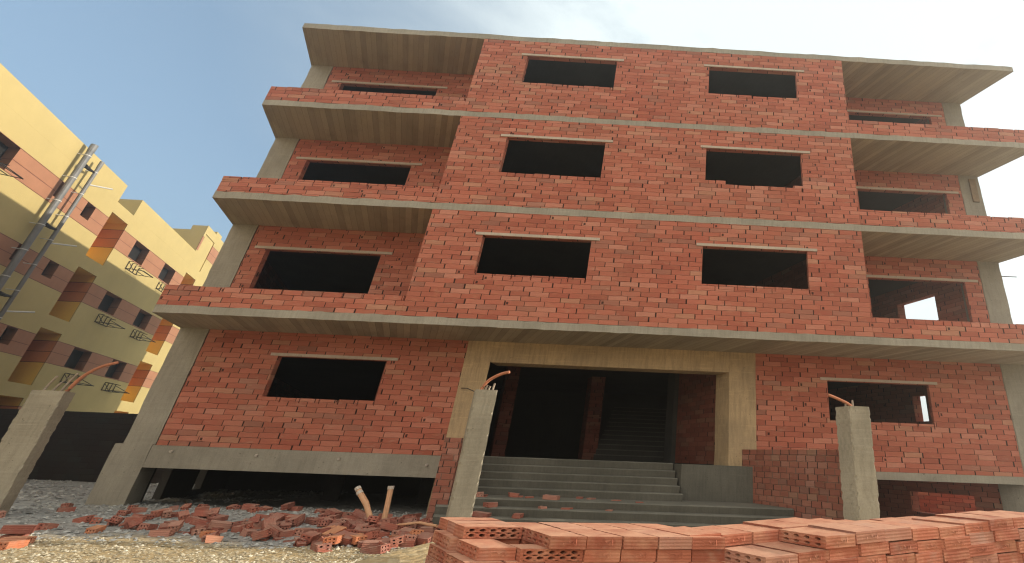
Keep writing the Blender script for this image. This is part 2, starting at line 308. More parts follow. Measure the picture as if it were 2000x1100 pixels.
# ---------------------------------------------------------------- mesh builder
class MB:
    def __init__(s): s.v = []; s.f = []; s.uv = []; s.mi = []
    def poly(s, pts, uvs=None, mi=0):
        pts = [Vector(p) for p in pts]
        if uvs is None:
            nrm = (pts[1] - pts[0]).cross(pts[2] - pts[0])
            if abs(nrm.z) > 0.7 * max(nrm.length, 1e-12): uvs = [(p.x - SK * p.y, p.y) for p in pts]
            else:
                h = Vector((-nrm.y, nrm.x, 0)); h = h.normalized() if h.length > 1e-9 else X_
                if abs(h.x) > 0.5: h = h * (1 if h.x > 0 else -1)
                uvs = [(p.dot(h), p.z) for p in pts]
        i = len(s.v); s.v += [tuple(p) for p in pts]; s.f.append(tuple(range(i, i + len(pts)))); s.uv.append(uvs); s.mi.append(mi)
    def prism(s, plan, z0, z1, mi=0, top=None, bot=None, caps=True):
        """vertical prism over a counter-clockwise plan polygon"""
        n = len(plan); P = [Vector((p[0], p[1], 0)) for p in plan]
        for i in range(n):
            a, b = P[i], P[(i + 1) % n]
            s.poly([a + Z_ * z0, b + Z_ * z0, b + Z_ * z1, a + Z_ * z1], None, mi)
        if caps:
            s.poly([p + Z_ * z1 for p in P], None, mi if top is None else top)
            s.poly([p + Z_ * z0 for p in reversed(P)], None, mi if bot is None else bot)
    def box(s, x0, x1, y0, y1, z0, z1, mi=0, **k): s.prism([(x0, y0), (x1, y0), (x1, y1), (x0, y1)], z0, z1, mi, **k)
    def skew(s, x0, x1, y0, y1, z0, z1, mi=0, **k):
        """x given on the line y=0, ends running back along D"""
        s.prism([dp(x0, y0)[:2], dp(x1, y0)[:2], dp(x1, y1)[:2], dp(x0, y1)[:2]], z0, z1, mi, **k)
    def tube(s, pts, r, n=8, mi=0, caps=True, r2=None):
        pts = [Vector(p) for p in pts]; rings = []
        for i, p in enumerate(pts):
            t = (pts[min(i + 1, len(pts) - 1)] - pts[max(i - 1, 0)]).normalized()
            a = t.cross(Z_ if abs(t.z) < 0.9 else X_).normalized(); b = t.cross(a)
            rr = r if r2 is None else r + (r2 - r) * i / (len(pts) - 1)
            rings.append([p + (a * math.cos(2 * math.pi * k / n) + b * math.sin(2 * math.pi * k / n)) * rr for k in range(n)])
        for i in range(len(pts) - 1):
            for k in range(n):
                s.poly([rings[i][k], rings[i + 1][k], rings[i + 1][(k + 1) % n], rings[i][(k + 1) % n]], [(0, 0), (0, .1), (.1, .1), (.1, 0)], mi)
        if caps:
            s.poly(list(rings[0]), [(0, 0)] * n, mi); s.poly(list(reversed(rings[-1])), [(0, 0)] * n, mi)
    def panel(s, O, U, T, us, u1, v0, v1, holes=(), mat=None, cuts=(), back=True):
        """upright wall sheet with openings. O origin, U along, T the thickness vector; holes (u0,u1,v0,v1)"""
        O = Vector(O); U = Vector(U); T = Vector(T); mat = mat or (lambda u, v: 0)
        ua = sorted({round(x, 5) for x in [us, u1] + [h for q in holes for h in q[:2] if us <= h <= u1]})
        va = sorted({round(x, 5) for x in [v0, v1] + [h for q in holes for h in q[2:4] if v0 <= h <= v1] + [c for c in cuts if v0 < c < v1]})
        solid = lambda u, v: us < u < u1 and v0 < v < v1 and not any(h[0] < u < h[1] and h[2] < v < h[3] for h in holes)
        P = lambda u, v, t=0: O + U * u + Z_ * v + T * t
        tl = T.length
        for i in range(len(ua) - 1):
            for j in range(len(va) - 1):
                a, b, c, d = ua[i], ua[i + 1], va[j], va[j + 1]; uc, vc = (a + b) / 2, (c + d) / 2
                if not solid(uc, vc): continue
                m = mat(uc, vc)
                s.poly([P(a, c), P(b, c), P(b, d), P(a, d)], [(a, c), (b, c), (b, d), (a, d)], m)
                if back: s.poly([P(b, c, 1), P(a, c, 1), P(a, d, 1), P(b, d, 1)], [(b, c), (a, c), (a, d), (b, d)], m)
                lo = ua[i - 1] if i else us - 1; hi = ua[i + 2] if i + 2 < len(ua) else u1 + 1
                if not solid((lo + a) / 2, vc): s.poly([P(a, c, 1), P(a, c), P(a, d), P(a, d, 1)], [(a - tl, c), (a, c), (a, d), (a - tl, d)], m)
                if not solid((hi + b) / 2, vc): s.poly([P(b, c), P(b, c, 1), P(b, d, 1), P(b, d)], [(b, c), (b + tl, c), (b + tl, d), (b, d)], m)
                lo = va[j - 1] if j else v0 - 1; hi = va[j + 2] if j + 2 < len(va) else v1 + 1
                if not solid(uc, (lo + c) / 2): s.poly([P(a, c, 1), P(b, c, 1), P(b, c), P(a, c)], [(a, c - tl), (b, c - tl), (b, c), (a, c)], m)
                if not solid(uc, (hi + d) / 2): s.poly([P(a, d), P(b, d), P(b, d, 1), P(a, d, 1)], [(a, d), (b, d), (b, d + tl), (a, d + tl)], m)
    def build(s, name, mats, parent=None, smooth=False, merge=False, loc=None):
        me = bpy.data.meshes.new(name); me.from_pydata(s.v, [], s.f)
        ul = me.uv_layers.new(name='UVMap'); k = 0
        flat = [c for q in s.uv for c in q]
        for i, c in enumerate(flat): ul.data[i].uv = c
        for m in (mats if isinstance(mats, (list, tuple)) else [mats]): me.materials.append(m)
        me.polygons.foreach_set('material_index', s.mi)
        if merge or smooth:
            bm = bmesh.new(); bm.from_mesh(me); bmesh.ops.remove_doubles(bm, verts=bm.verts, dist=1e-4); bm.to_mesh(me); bm.free()
        if smooth:
            me.polygons.foreach_set('use_smooth', [True] * len(me.polygons))
        me.update()
        o = bpy.data.objects.new(name, me); COL.objects.link(o)
        if loc: o.location = loc
        if parent: o.parent = parent
        return o
def tag(o, label=None, cat=None, group=None, kind=None):
    for k, v in (('label', label), ('category', cat), ('group', group), ('kind', kind)):
        if v: o[k] = v
    return o
def empty(name, loc=(0, 0, 0), rz=0.0):
    o = bpy.data.objects.new(name, None); COL.objects.link(o); o.location = loc; o.rotation_euler = (0, 0, rz); o.empty_display_size = 0.2; return o
def dup(o, loc=None, rot=None, **kw):
    c = o.copy(); COL.objects.link(c)
    if loc is not None: c.location = loc
    if rot is not None: c.rotation_euler = rot
    for k in ('label', 'category', 'group', 'kind'):
        if k in kw and kw[k]: c[k] = kw[k]
    return c

# ---------------------------------------------------------------- ground
def gz(x, y):
    z = 0.70 + 0.05 * mnoise.noise(Vector((x * 0.5, y * 0.5, 1.3))) + 0.03 * mnoise.noise(Vector((x * 1.9, y * 1.9, 4.1)))
    e = lambda cx, cy, sx, sy, h: h * math.exp(-((x - cx) / sx) ** 2 - ((y - cy) / sy) ** 2)
    z += e(-3.0, -0.2, 4.0, 1.4, 0.13) + e(-7.6, -1.0, 1.6, 1.2, 0.10)
    k = max(0, min(1, (2.6 - max(abs(x - 4.9) - 1.6, 0)) / 1.4)) * max(0, min(1, (2.3 - abs(y + 5.6)) / 1.0))
    z += 0.56 * k * k * (3 - 2 * k)                                  # heap of sand the brick pile stands on
    if y > 2: z -= 0.12 * min(1, (y - 2) / 3)
    return z
def axis(lo, hi, a, b, d, grow=1.35):
    out = []; x = a
    while x <= b: out.append(x); x += d
    s = d; x = out[-1]
    while x < hi: s *= grow; x += s; out.append(x)
    s = d; x = out[0]; pre = []
    while x > lo: s *= grow; x -= s; pre.append(x)
    return pre[::-1] + out
gx = axis(-300, 300, -11, 9, 0.16); gy = axis(-300, 300, -7.5, 4.5, 0.13)
g = MB()
me = bpy.data.meshes.new('ground')
gv = [(x, y, gz(x, y)) for y in gy for x in gx]; nx = len(gx)
gf = [(j * nx + i, j * nx + i + 1, (j + 1) * nx + i + 1, (j + 1) * nx + i) for j in range(len(gy) - 1) for i in range(nx - 1)]
me.from_pydata(gv, [], gf); me.materials.append(M['ground']); me.polygons.foreach_set('use_smooth', [True] * len(gf))
tag_o = bpy.data.objects.new('ground', me); COL.objects.link(tag_o); tag_o['kind'] = 'structure'

# loose gravel: little stones nobody could count
def stones(name, n, area, size, seed, mat='stone'):
    rr = random.Random(seed); b = MB()
    for _ in range(n):
        x, y = area(rr); sz = size[0] + (size[1] - size[0]) * rr.random() ** 2.5
        c = Vector((x, y, gz(x, y) + sz * 0.15)); a0 = rr.random() * 6.28; k = 5
        ring = [c + Vector((math.cos(a0 + i * 6.283 / k) * sz * rr.uniform(.7, 1.2), math.sin(a0 + i * 6.283 / k) * sz * rr.uniform(.6, 1.0), sz * rr.uniform(-.2, .15))) for i in range(k)]
        top = c + Vector((rr.uniform(-.2, .2) * sz, rr.uniform(-.2, .2) * sz, sz * rr.uniform(.35, .7)))
        i0 = len(b.v); b.v += [tuple(p) for p in ring] + [tuple(top)]
        for i in range(k): b.f.append((i0 + i, i0 + (i + 1) % k, i0 + k)); b.uv.append([(0, 0)] * 3); b.mi.append(0)
    return b.build(name, M[mat])
def a_front(rr): return rr.uniform(-5.6, 1.6), -2.05 - 2.2 * rr.random() ** 0.8 - 0.3 * rr.random()
def a_shade(rr): return rr.uniform(-9.5, 1.2), rr.uniform(-2.4, 2.2)
gs = stones('gravel', 9000, a_front, (0.010, 0.034), 3); gs['kind'] = 'stuff'
def a_back(rr): return rr.uniform(-19, -7.2), rr.uniform(1.5, 8.9)
gs3 = stones('gravel', 4000, a_back, (0.02, 0.09), 6, 'stone_grey'); gs3['kind'] = 'stuff'
gs2 = stones('gravel', 6000, a_shade, (0.012, 0.055), 4, 'stone_grey'); gs2['kind'] = 'stuff'

# ---------------------------------------------------------------- thin dusty air, added mostly to give the veiling glare of a lens
hb = MB(); hb.box(-480, 480, -480, 480, -3.0, 17.5)
hm = bpy.data.materials.new('veil_air'); hm.use_nodes = True; ht = hm.node_tree; ht.nodes.remove(ht.nodes['Principled BSDF'])
pv = ht.nodes.new('ShaderNodeVolumePrincipled'); pv.inputs['Color'].default_value = (0.93, 0.90, 0.84, 1); pv.inputs['Density'].default_value = 0.0055; pv.inputs['Anisotropy'].default_value = 0.80
ht.links.new(pv.outputs[0], ht.nodes['Material Output'].inputs['Volume'])
ho = hb.build('veil_haze', [hm]); ho['kind'] = 'stuff'

# ---------------------------------------------------------------- the brick building
RT, RB = 13.864, 13.671
SL = [(4.717, 4.90), (7.709, 7.90), (10.697, 10.878)]                 # floor slabs (underside, top)
XL, XR = -7.605, 14.14; XC1, XC2 = -2.20, 8.70; YB = 1.42; YE = 20.5
bld = empty('brick_building', (3.2, 0, 0.7))
tag(bld, 'unfinished four storey red brick building with concrete slabs and dark empty window openings', 'building')
BL = Vector(bld.location)
def part(mb, name, mats, parent=bld, **k):
    o = mb.build(name, mats, None, **k)
    o.parent = parent
    if parent is bld: o.matrix_parent_inverse = Matrix.Translation(-BL)
    return o
def rough_edge_slab(name, z0, z1, x0=XL, x1=XR, y0=0.0, y1=YE):
    b = MB(); n = 90; rr = random.Random(int(z0 * 100))
    jit = [(rr.uniform(-.010, .010), rr.uniform(-.012, .012), rr.uniform(-.009, .012)) for _ in range(n + 1)]
    def fp(i, top):
        x = x0 + (x1 - x0) * i / n
        return Vector((x, y0 + jit[i][0], (z1 + jit[i][1]) if top else (z0 + jit[i][2] * 0.6)))
    for i in range(n):
        a, c, d, e = fp(i, 0), fp(i + 1, 0), fp(i + 1, 1), fp(i, 1)
        b.poly([a, c, d, e], None, 0)
        # top lip back and soffit back
        ya = 0.25
        def bk(p, z): return Vector((p.x + SK * ya, y0 + ya, z))
        b.poly([e, d, bk(d, z1), bk(e, z1)], None, 0)
        b.poly([c, a, bk(a, z0), bk(c, z0)], None, 1)
    q = [dp(x0, y0 + .25), dp(x1, y0 + .25), dp(x1, y1), dp(x0, y1)]
    b.poly([p + Z_ * z1 for p in q], None, 0)
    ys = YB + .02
    for xa, xb, ya, yc, m in ((x0, XC1, .25, ys, 1), (XC1, XC2, .25, ys, 1 if z0 < 5 else 2), (XC2, x1, .25, ys, 1), (x0, x1, ys, y1, 2)):  # room ceilings take the concrete with shade in its colour
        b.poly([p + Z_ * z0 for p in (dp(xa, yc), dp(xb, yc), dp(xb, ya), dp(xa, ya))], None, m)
    for A, Bq in ((q[1], q[2]), (q[2], q[3]), (q[3], q[0])):
        b.poly([A + Z_ * z0, Bq + Z_ * z0, Bq + Z_ * z1, A + Z_ * z1], None, 0)
    f0, fn = (fp(0, 0), fp(0, 1)), (fp(n, 0), fp(n, 1))
    b.poly([fn[0], q[1] + Z_ * z0, q[1] + Z_ * z1, fn[1]], None, 0); b.poly([q[0] + Z_ * z0, f0[0], f0[1], q[0] + Z_ * z1], None, 0)
    return part(b, name, [M['conc_edge'], M['soffit'], M['conc_shade']])
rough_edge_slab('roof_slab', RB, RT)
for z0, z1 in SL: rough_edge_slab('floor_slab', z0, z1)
b = MB(); b.skew(XL + .02, XR - .02, YB + .30, YE, 1.80, 1.985); part(b, 'floor_slab', [M['conc_shade']])

def course(b, x0, x1, z, h, y0, t, rr, L=0.46, gap=0.022, U=X_, O=None, miss=0.0, mi=0):
    """one row of single bricks with open head joints, along +X at y0"""
    x = x0
    while x < x1 - 0.05:
        l = min(L * rr.uniform(.92, 1.02), x1 - x)
        if l > 0.06 and rr.random() > miss:
            dz = rr.uniform(-.012, .008); dy = rr.uniform(-.008, .006)
            b.box(x, x + l - gap * rr.uniform(.5, 1.6), y0 + dy, y0 + t, z, z + h + dz, mi)
        x += l
HB = 0.122
def lintel(x0, x1, z, y, name='lintel', h=0.070, proud=0.022):
    b = MB(); n = 10; rr = random.Random(int(x0 * 31 + z * 7))
    b.box(x0, x1, y - proud, y + 0.10, z + rr.uniform(-.004, .004), z + h)
    return part(b, name, [M['lintel']])

# windows of the middle front, sill = row of single bricks on top of the wall
WIN = {0: (6.03, 7.035), 1: (8.92, 10.055), 2: (12.05, 13.075)}
TOPS = [SL[1][0], SL[2][0], RB]
for lv in range(3):
    zb, zt = SL[lv][1], TOPS[lv]; s0, s1 = WIN[lv]
    holes = [(-0.80, 1.86, s0, s1), (4.63, 7.26, s0, s1)]
    cut = [(-0.80, 1.86, s0 - HB, s1), (4.63, 7.26, s0 - HB, s1)]
    b = MB(); b.panel((0, 0.0, 0), X_, (0, 0.12, 0), XC1, XC2, zb, zt, cut); part(b, 'front_wall', [M['brick']])
    for k, (x0, x1, *_r) in enumerate(holes):
        b = MB(); rr = random.Random(lv * 10 + k); course(b, x0, x1, s0 - HB, HB - .006, 0.0, 0.115, rr)
        if lv == 1 and k == 1:
            course(b, x0, x0 + .58, s0 - .004, .11, 0.01, 0.11, rr, L=.30)
            b.prism([(x1 - .26, .01), (x1 - .005, .01), (x1 - .005, .11), (x1 - .26, .11)], s0, s0 + .075)
        part(b, 'sill', [M['brick']])
        lintel(x0 - (0.18 if k == 0 else 0.16), x1 + (0.20 if k == 0 else 0.25), s1 + .012, 0.0)
    for xs, nm in ((XC1, -1), (XC2, 1)):                              # flanks of the middle block
        b = MB(); e = 0.0 if nm < 0 else -0.12
        b.panel(dp(xs + e + (0.003 if nm < 0 else -.003), 0.123), D, (0.12, 0, 0), 0, 1.49, zb, zt); part(b, 'side_wall', [M['brick']])
# recessed walls, with their windows and parapets
LX0, LX1 = -7.69, -2.85; RX0, RX1 = 7.80, 12.64
ztl = [7.0, 9.96, 12.985]; zsl = [5.86, 8.80, 11.92]
for lv in range(3):
    zb, zt = SL[lv][1], TOPS[lv]
    b = MB(); b.panel((0, YB, 0), X_, (0, .12, 0), LX0, LX1, zb, zt, [(-7.21, -4.14, zsl[lv], ztl[lv])]); part(b, 'recessed_wall', [M['brick']])
    b = MB(); b.panel((0, YB, 0), X_, (0, .12, 0), RX0, RX1, zb, zt, [(9.37, 12.15, zsl[lv], ztl[lv] + .03)]); part(b, 'recessed_wall', [M['brick']])
    lintel(-7.52, -3.84, ztl[lv] + .015, YB); lintel(8.95, 12.53, ztl[lv] + .045, YB)
    zp = [5.375, 8.36, 11.36][lv]
    for x0, x1 in ((XL + .01, XC1 - .005), (XC2 + .005, XR - .03)):
        b = MB(); b.box(x0, x1, 0.0, 0.12, zb, zp - HB)
        rr = random.Random(lv * 5 + int(x0)); course(b, x0, x1, zp - HB + .003, HB - .006, 0.0, .12, rr)
        for xe in ((x0 + .003,) if x0 < 0 else (x1 - .125,)):
            b.prism([dp(xe, .123)[:2], dp(xe + .12, .123)[:2], dp(xe + .12, 1.40)[:2], dp(xe, 1.40)[:2]], zb, zp - .02)
        part(b, 'parapet', [M['brick']])
# corner columns, one per storey
def column(name, x0, x1, y0, y1, z0, z1, mat='conc', proud=0.012, jit=0.008, parent=bld):
    b = MB(); n = max(2, int((z1 - z0) / .22)); rr = random.Random(int(x0 * 77 + z0 * 13))
    zs = [z0 + (z1 - z0) * i / n for i in range(n + 1)]
    cs = [[p + Vector((rr.uniform(-jit, jit), rr.uniform(-jit, jit), 0)) for p in (dp(x0 - SK * y0, y0), dp(x1 - SK * y0, y0), dp(x1 - SK * y0, y1), dp(x0 - SK * y0, y1))] for _ in zs]
    for i in range(n):
        for k in range(4):
            a, c = cs[i][k], cs[i][(k + 1) % 4]; d, e = cs[i + 1][(k + 1) % 4], cs[i + 1][k]
            b.poly([a + Z_ * zs[i], c + Z_ * zs[i], d + Z_ * zs[i + 1], e + Z_ * zs[i + 1]], None)
    b.poly([p + Z_ * z1 for p in cs[-1]], None); b.poly([p + Z_ * z0 for p in reversed(cs[0])], None)
    return part(b, name, [M[mat]], parent)
for lv in range(3):
    column('concrete_column', -8.375, LX0 - .002, YB - .015, YB + .5, SL[lv][1], TOPS[lv])
    column('concrete_column', RX1 + .002, 13.26, YB - .015, YB + .5, SL[lv][1], TOPS[lv])
column('concrete_column', -8.40, LX0 - .002, YB - .02, YB + .55, 1.98, SL[0][0])
column('concrete_column', -8.56, -7.74, YB - .03, YB + .62, 0.4, 1.98)
column('concrete_column', RX1 + .002, 13.3, YB - .02, YB + .55, 0.4, SL[0][0])
# ground storey: walls, portal, beams
b = MB(); b.panel((0, YB, 0), X_, (0, .12, 0), LX0, -1.222, 1.975, SL[0][0], [(-5.785, -3.115, 3.14 - HB, 4.115)]); part(b, 'ground_wall', [M['brick']])
b = MB(); b.panel((0, YB, 0), X_, (0, .12, 0), 6.142, RX1, 1.985, SL[0][0], [(7.985, 10.625, 3.12 - HB, 4.09)]); part(b, 'ground_wall', [M['brick']])
for x0, x1, z in ((-5.785, -3.115, 3.14), (7.985, 10.625, 3.12)):
    b = MB(); course(b, x0, x1, z - HB, HB - .006, YB, .115, random.Random(int(x0))); part(b, 'sill', [M['brick']])
lintel(-5.96, -2.86, 4.125, YB); lintel(7.81, 10.85, 4.10, YB)
column('portal_column', -1.22, -0.575, YB - .02, YB + .5, 0.5, SL[0][0], 'portal', jit=.005)
column('portal_column', 5.465, 6.14, YB - .02, YB + .5, 0.5, SL[0][0], 'portal', jit=.005)
b = MB(); b.box(-0.572, 5.462, YB - .02, YB + .42, 4.19, SL[0][0]); part(b, 'portal_beam', [M['portal']])
def beam(x0, x1, z0, z1, ties):
    b = MB(); b.box(x0, x1, YB - .025, YB + .22, z0, z1); o = part(b, 'ground_beam', [M['conc']])
    for x, z in ties:
        c = MB(); c.tube([(x, YB - .03, z), (x + .01, YB - .07, z - .01)], .028, 7); t = c.build('tie_stub', [M['cement']]); t.parent = o
    return o
beam(-7.735, -1.225, 1.50, 1.972, ((-7.25, 1.86), (-5.35, 1.84), (-3.5, 1.83), (-1.5, 1.77)))
beam(6.145, 12.64, 1.81, 1.982, ())
# what is inside: partitions, hall, stair, basement
b = MB(); b.panel(dp(-2.35, YB + .3), D, (.14, 0, 0), 0, 10, 1.99, 4.715); part(b, 'interior_wall', [M['brick_shade']])
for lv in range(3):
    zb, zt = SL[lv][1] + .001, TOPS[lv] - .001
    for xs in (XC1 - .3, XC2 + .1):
        b = MB(); b.panel(dp(xs, YB + .3), D, (.14, 0, 0), 0, 12, zb, zt); part(b, 'interior_wall', [M['brick_shade']])
    b = MB(); b.panel((0, 7.5, 0), X_, (0, .14, 0), XL + SK * 7.5 + .3, XR + SK * 7.5 - .4, zb, zt); part(b, 'interior_wall', [M['conc_shade']])
# long side walls
side_holes = [(1.55, 2.86, 6.33, 7.17)]
def side_wall(xs, t, holes, z0, z1):
    b = MB(); b.panel(dp(xs, YB + .56), D, t, 0, (YE - YB - .6) / D.y, z0, z1, holes); part(b, 'side_wall', [M['brick']])
sy = (YB + .56 - YB) / D.y
side_wall(13.93 - .09, (-.24, 0, 0), [(2.36 - sy, 2.78 - sy, 3.40, 4.16)], 1.985, SL[0][0])
for lv in range(3):
    hh = [(1.55 - sy, 2.86 - sy, 6.33, 7.17)] if lv == 0 else [(1.55 - sy, 2.86 - sy, SL[lv][1] + 1.43, SL[lv][1] + 2.27)]
    side_wall(13.93 - .09, (-.24, 0, 0), hh, SL[lv][1], TOPS[lv])
    side_wall(XL + .02, (.24, 0, 0), [], SL[lv][1], TOPS[lv])
side_wall(XL + .02, (.24, 0, 0), [], 1.985, SL[0][0])
b = MB(); b.panel(dp(XL + .3, YE - .3), X_, (0, .24, 0), 0, XR - XL - .6, 1.985, 4.71)
for lv in range(3): b.panel(dp(XL + .3, YE - .3), X_, (0, .24, 0), 0, XR - XL - .6, SL[lv][1], TOPS[lv])
part(b, 'back_wall', [M['brick']])
# entrance hall
b = MB(); b.panel(Vector((5.46, YB + .5, 0)), D, (.24, 0, 0), 0, 2.6, 2.0, 4.7); part(b, 'interior_wall', [M['brick_shade']])
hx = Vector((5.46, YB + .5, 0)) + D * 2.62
column('hall_column', hx.x - .12, hx.x + .25, hx.y, hx.y + .4, 1.99, 4.71, 'conc_shade')
b = MB(); b.panel(Vector((hx.x + .05, hx.y + .4, 0)), Vector((0, 1, 0)), (.2, 0, 0), 0, 6, 2.0, 4.7); part(b, 'interior_wall', [M['conc_shade']])
column('brick_pier', 1.08, 1.55, 6.0, 6.4, 1.99, 4.71, 'brick_shade'); column('brick_pier', -1.35, -0.95, 4.6, 5.0, 1.99, 4.71, 'brick_shade')
b = MB(); b.panel((0, 10.2, 0), X_, (0, .2, 0), -8, 5, 2.0, 4.7); part(b, 'interior_wall', [M['conc_shade']])
st = MB()
for i in range(12):
    z = 2.0 + .165 * i; y = 5.4 + .30 * i
    st.box(1.56, hx.x + .04, y, y + .36, max(1.99, z - .3), z + .135); st.box(1.56, hx.x + .04, y - .025, y + .36, z + .137, z + .165, 1)
part(st, 'inner_stair', [M['conc_shade'], M['step']])
# basement
for x, y in ((-6.3, 5.2), (-3.4, 5.0), (-8.6, 8.5), (-5.5, 9.0), (8.8, 5.5), (11.2, 6.5)):
    column('basement_column', x, x + .5, y, y + .5, .3, 1.80, 'conc_shade')
b = MB(); b.panel(dp(13.84, YB + .56), D, (-.24, 0, 0), 0, 6.5, .3, 1.80, [(0.80, 2.65, .93, 1.47)]); part(b, 'basement_wall', [M['brick']])
b = MB(); b.panel((0, 8, 0), X_, (0, .2, 0), -11.8, -4, .3, 1.79); part(b, 'basement_wall', [M['conc_shade']])
b = MB(); b.panel(Vector((6.14, YB + .5, 0)), D, (.2, 0, 0), 0, 10, .3, 1.79); part(b, 'basement_wall', [M['conc_shade']])
b = MB(); b.panel(Vector((-0.9, YB + .5, 0)), D, (.2, 0, 0), 0, 10, .3, 1.79); part(b, 'basement_wall', [M['conc_shade']])
b = MB(); b.panel(dp(XL + .3, YB + .62), D, (.2, 0, 0), 0, 12, .3, 1.79, [(.5, 1.5, .6, 1.5), (3.6, 4.3, .75, 1.5)]); part(b, 'basement_wall', [M['conc_shade']])
# entrance steps between two brick side walls
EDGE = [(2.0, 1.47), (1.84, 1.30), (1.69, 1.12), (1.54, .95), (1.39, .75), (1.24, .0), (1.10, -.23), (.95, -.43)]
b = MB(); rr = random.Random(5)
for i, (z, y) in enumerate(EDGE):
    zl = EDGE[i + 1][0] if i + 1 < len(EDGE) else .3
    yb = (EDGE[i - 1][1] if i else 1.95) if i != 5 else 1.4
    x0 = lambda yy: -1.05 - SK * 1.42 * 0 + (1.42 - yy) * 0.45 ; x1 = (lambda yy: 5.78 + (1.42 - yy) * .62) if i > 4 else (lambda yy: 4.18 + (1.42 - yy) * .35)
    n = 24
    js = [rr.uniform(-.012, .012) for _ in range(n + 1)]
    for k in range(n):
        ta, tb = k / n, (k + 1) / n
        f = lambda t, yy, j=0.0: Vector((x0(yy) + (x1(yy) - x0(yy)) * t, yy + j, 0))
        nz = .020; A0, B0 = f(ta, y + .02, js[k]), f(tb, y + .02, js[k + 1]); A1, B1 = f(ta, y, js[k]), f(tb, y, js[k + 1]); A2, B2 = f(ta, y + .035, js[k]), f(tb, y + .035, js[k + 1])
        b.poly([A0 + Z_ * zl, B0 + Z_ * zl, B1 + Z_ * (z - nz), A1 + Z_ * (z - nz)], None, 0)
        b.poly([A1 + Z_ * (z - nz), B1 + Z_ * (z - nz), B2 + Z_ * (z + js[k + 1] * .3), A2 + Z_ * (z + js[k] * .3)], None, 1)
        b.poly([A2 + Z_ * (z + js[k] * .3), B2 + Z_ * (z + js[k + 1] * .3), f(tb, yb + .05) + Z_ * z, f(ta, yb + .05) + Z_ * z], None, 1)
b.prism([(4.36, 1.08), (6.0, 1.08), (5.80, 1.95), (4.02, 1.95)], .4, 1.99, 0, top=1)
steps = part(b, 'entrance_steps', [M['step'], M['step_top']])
b = MB(); b.prism([(7.40, -1.05), (7.64, -1.05), (6.06, YB - .03), (5.79, YB - .03)], .4, 2.355 - .1)
b.prism([(7.398, -1.052), (7.642, -1.052), (6.062, YB - .028), (5.788, YB - .028)], 2.256, 2.36)
sw = part(b, 'stair_side_wall', [M['brick_bond']])
b = MB(); b.prism([(-.55, .0), (-.20, .0), (-.66, YB - .03), (-1.16, YB - .03)], .4, 2.335)
part(b, 'stair_side_wall', [M['brick_bond']])
# bits left on the frame
b = MB(); b.box(12.92, 13.12, YB - .06, YB - .02, 9.72, 10.55); part(b, 'formwork_board', [M['wood']])
b = MB(); b.tube([(13.2, YB + .1, 7.32), (13.75, YB + .05, 7.30)], .012, 6); part(b, 'rebar_stub', [M['wire']])
b = MB(); b.tube([(-1.12, YB - .05, 3.52), (-.9, YB - .22, 3.50), (-.62, YB - .26, 3.40), (-.45, YB - .1, 3.33)], .012, 6); part(b, 'tie_wire', [M['wire']])

# ---------------------------------------------------------------- yellow building
yb = empty('yellow_building', tuple((CAMP + NL * 15 + D * 32)[:2]) + (0.6,))
tag(yb, 'yellow apartment building with terracotta window bands and stepped roofline, left of the brick building', 'building')
YO = Vector(((CAMP + NL * 15).x, (CAMP + NL * 15).y, 0)); YL = Vector(yb.location)
def ypart(mb, name, mats, parent=yb, **k):
    o = mb.build(name, mats, None, **k); o.parent = parent
    o.matrix_parent_inverse = Matrix.Translation(-YL) if parent is yb else Matrix()
    return o
YM = [M['yellow'], M['terra'], M['groove'], M['ochre_lit'], M['dark_sheet']]
LM = [M['yellow'], M['terra_lit'], M['groove'], M['ochre_lit'], M['dark_sheet']]  # terracotta and ochre here are lightened as if by bounced light
BANDS = [(11.22, 12.27), (8.25, 9.28), (5.26, 6.30), (2.28, 3.30), (14.26, 15.28)]
def ymat(v, ochre_lit=0, top=99):
    for a, c in BANDS:
        if c > top: continue
        if a < v < c:
            m = (a + c) / 2
            return 2 if (v - a < .03 or c - v < .03 or abs(v - m) < .015) else 1
    return ochre_lit
YC = sorted({q for a, c in BANDS for q in (a, a + .03, (a + c) / 2 - .015, (a + c) / 2 + .015, c - .03, c)})
IN = Vector((-1, 0, 0))
def yface(u0, u1, z0, z1, holes, t, name='wall'):
    b = MB(); b.panel(YO, D, IN * t, u0, u1, z0, z1, holes, mat=lambda u, v: ymat(v, 0, z1), cuts=YC, back=False)
    return b
wins = []
for k, dz in enumerate((0, -2.98, -5.98)):
    wins += [(23.9, 25.67, 11.24 + dz, 12.25 + dz), (28.30, 28.80, 11.54 + dz, 12.25 + dz), (30.27, 30.92, 11.55 + dz, 12.25 + dz), (35.03, 36.6, 11.28 + dz, 12.25 + dz), (38.75, 40.3, 11.29 + dz, 12.25 + dz),
             (19.5, 21.2, 11.24 + dz, 12.25 + dz)]
slots = []
for dz in (0, -2.98, -5.98, -8.95): slots += [(32.07, 33.64, 10.20 + dz, 12.60 + dz), (41.62, 43.3, 10.24 + dz, 12.62 + dz)]
slots.append((41.65, 43.35, 13.24, 15.54))
Uend = 44.9
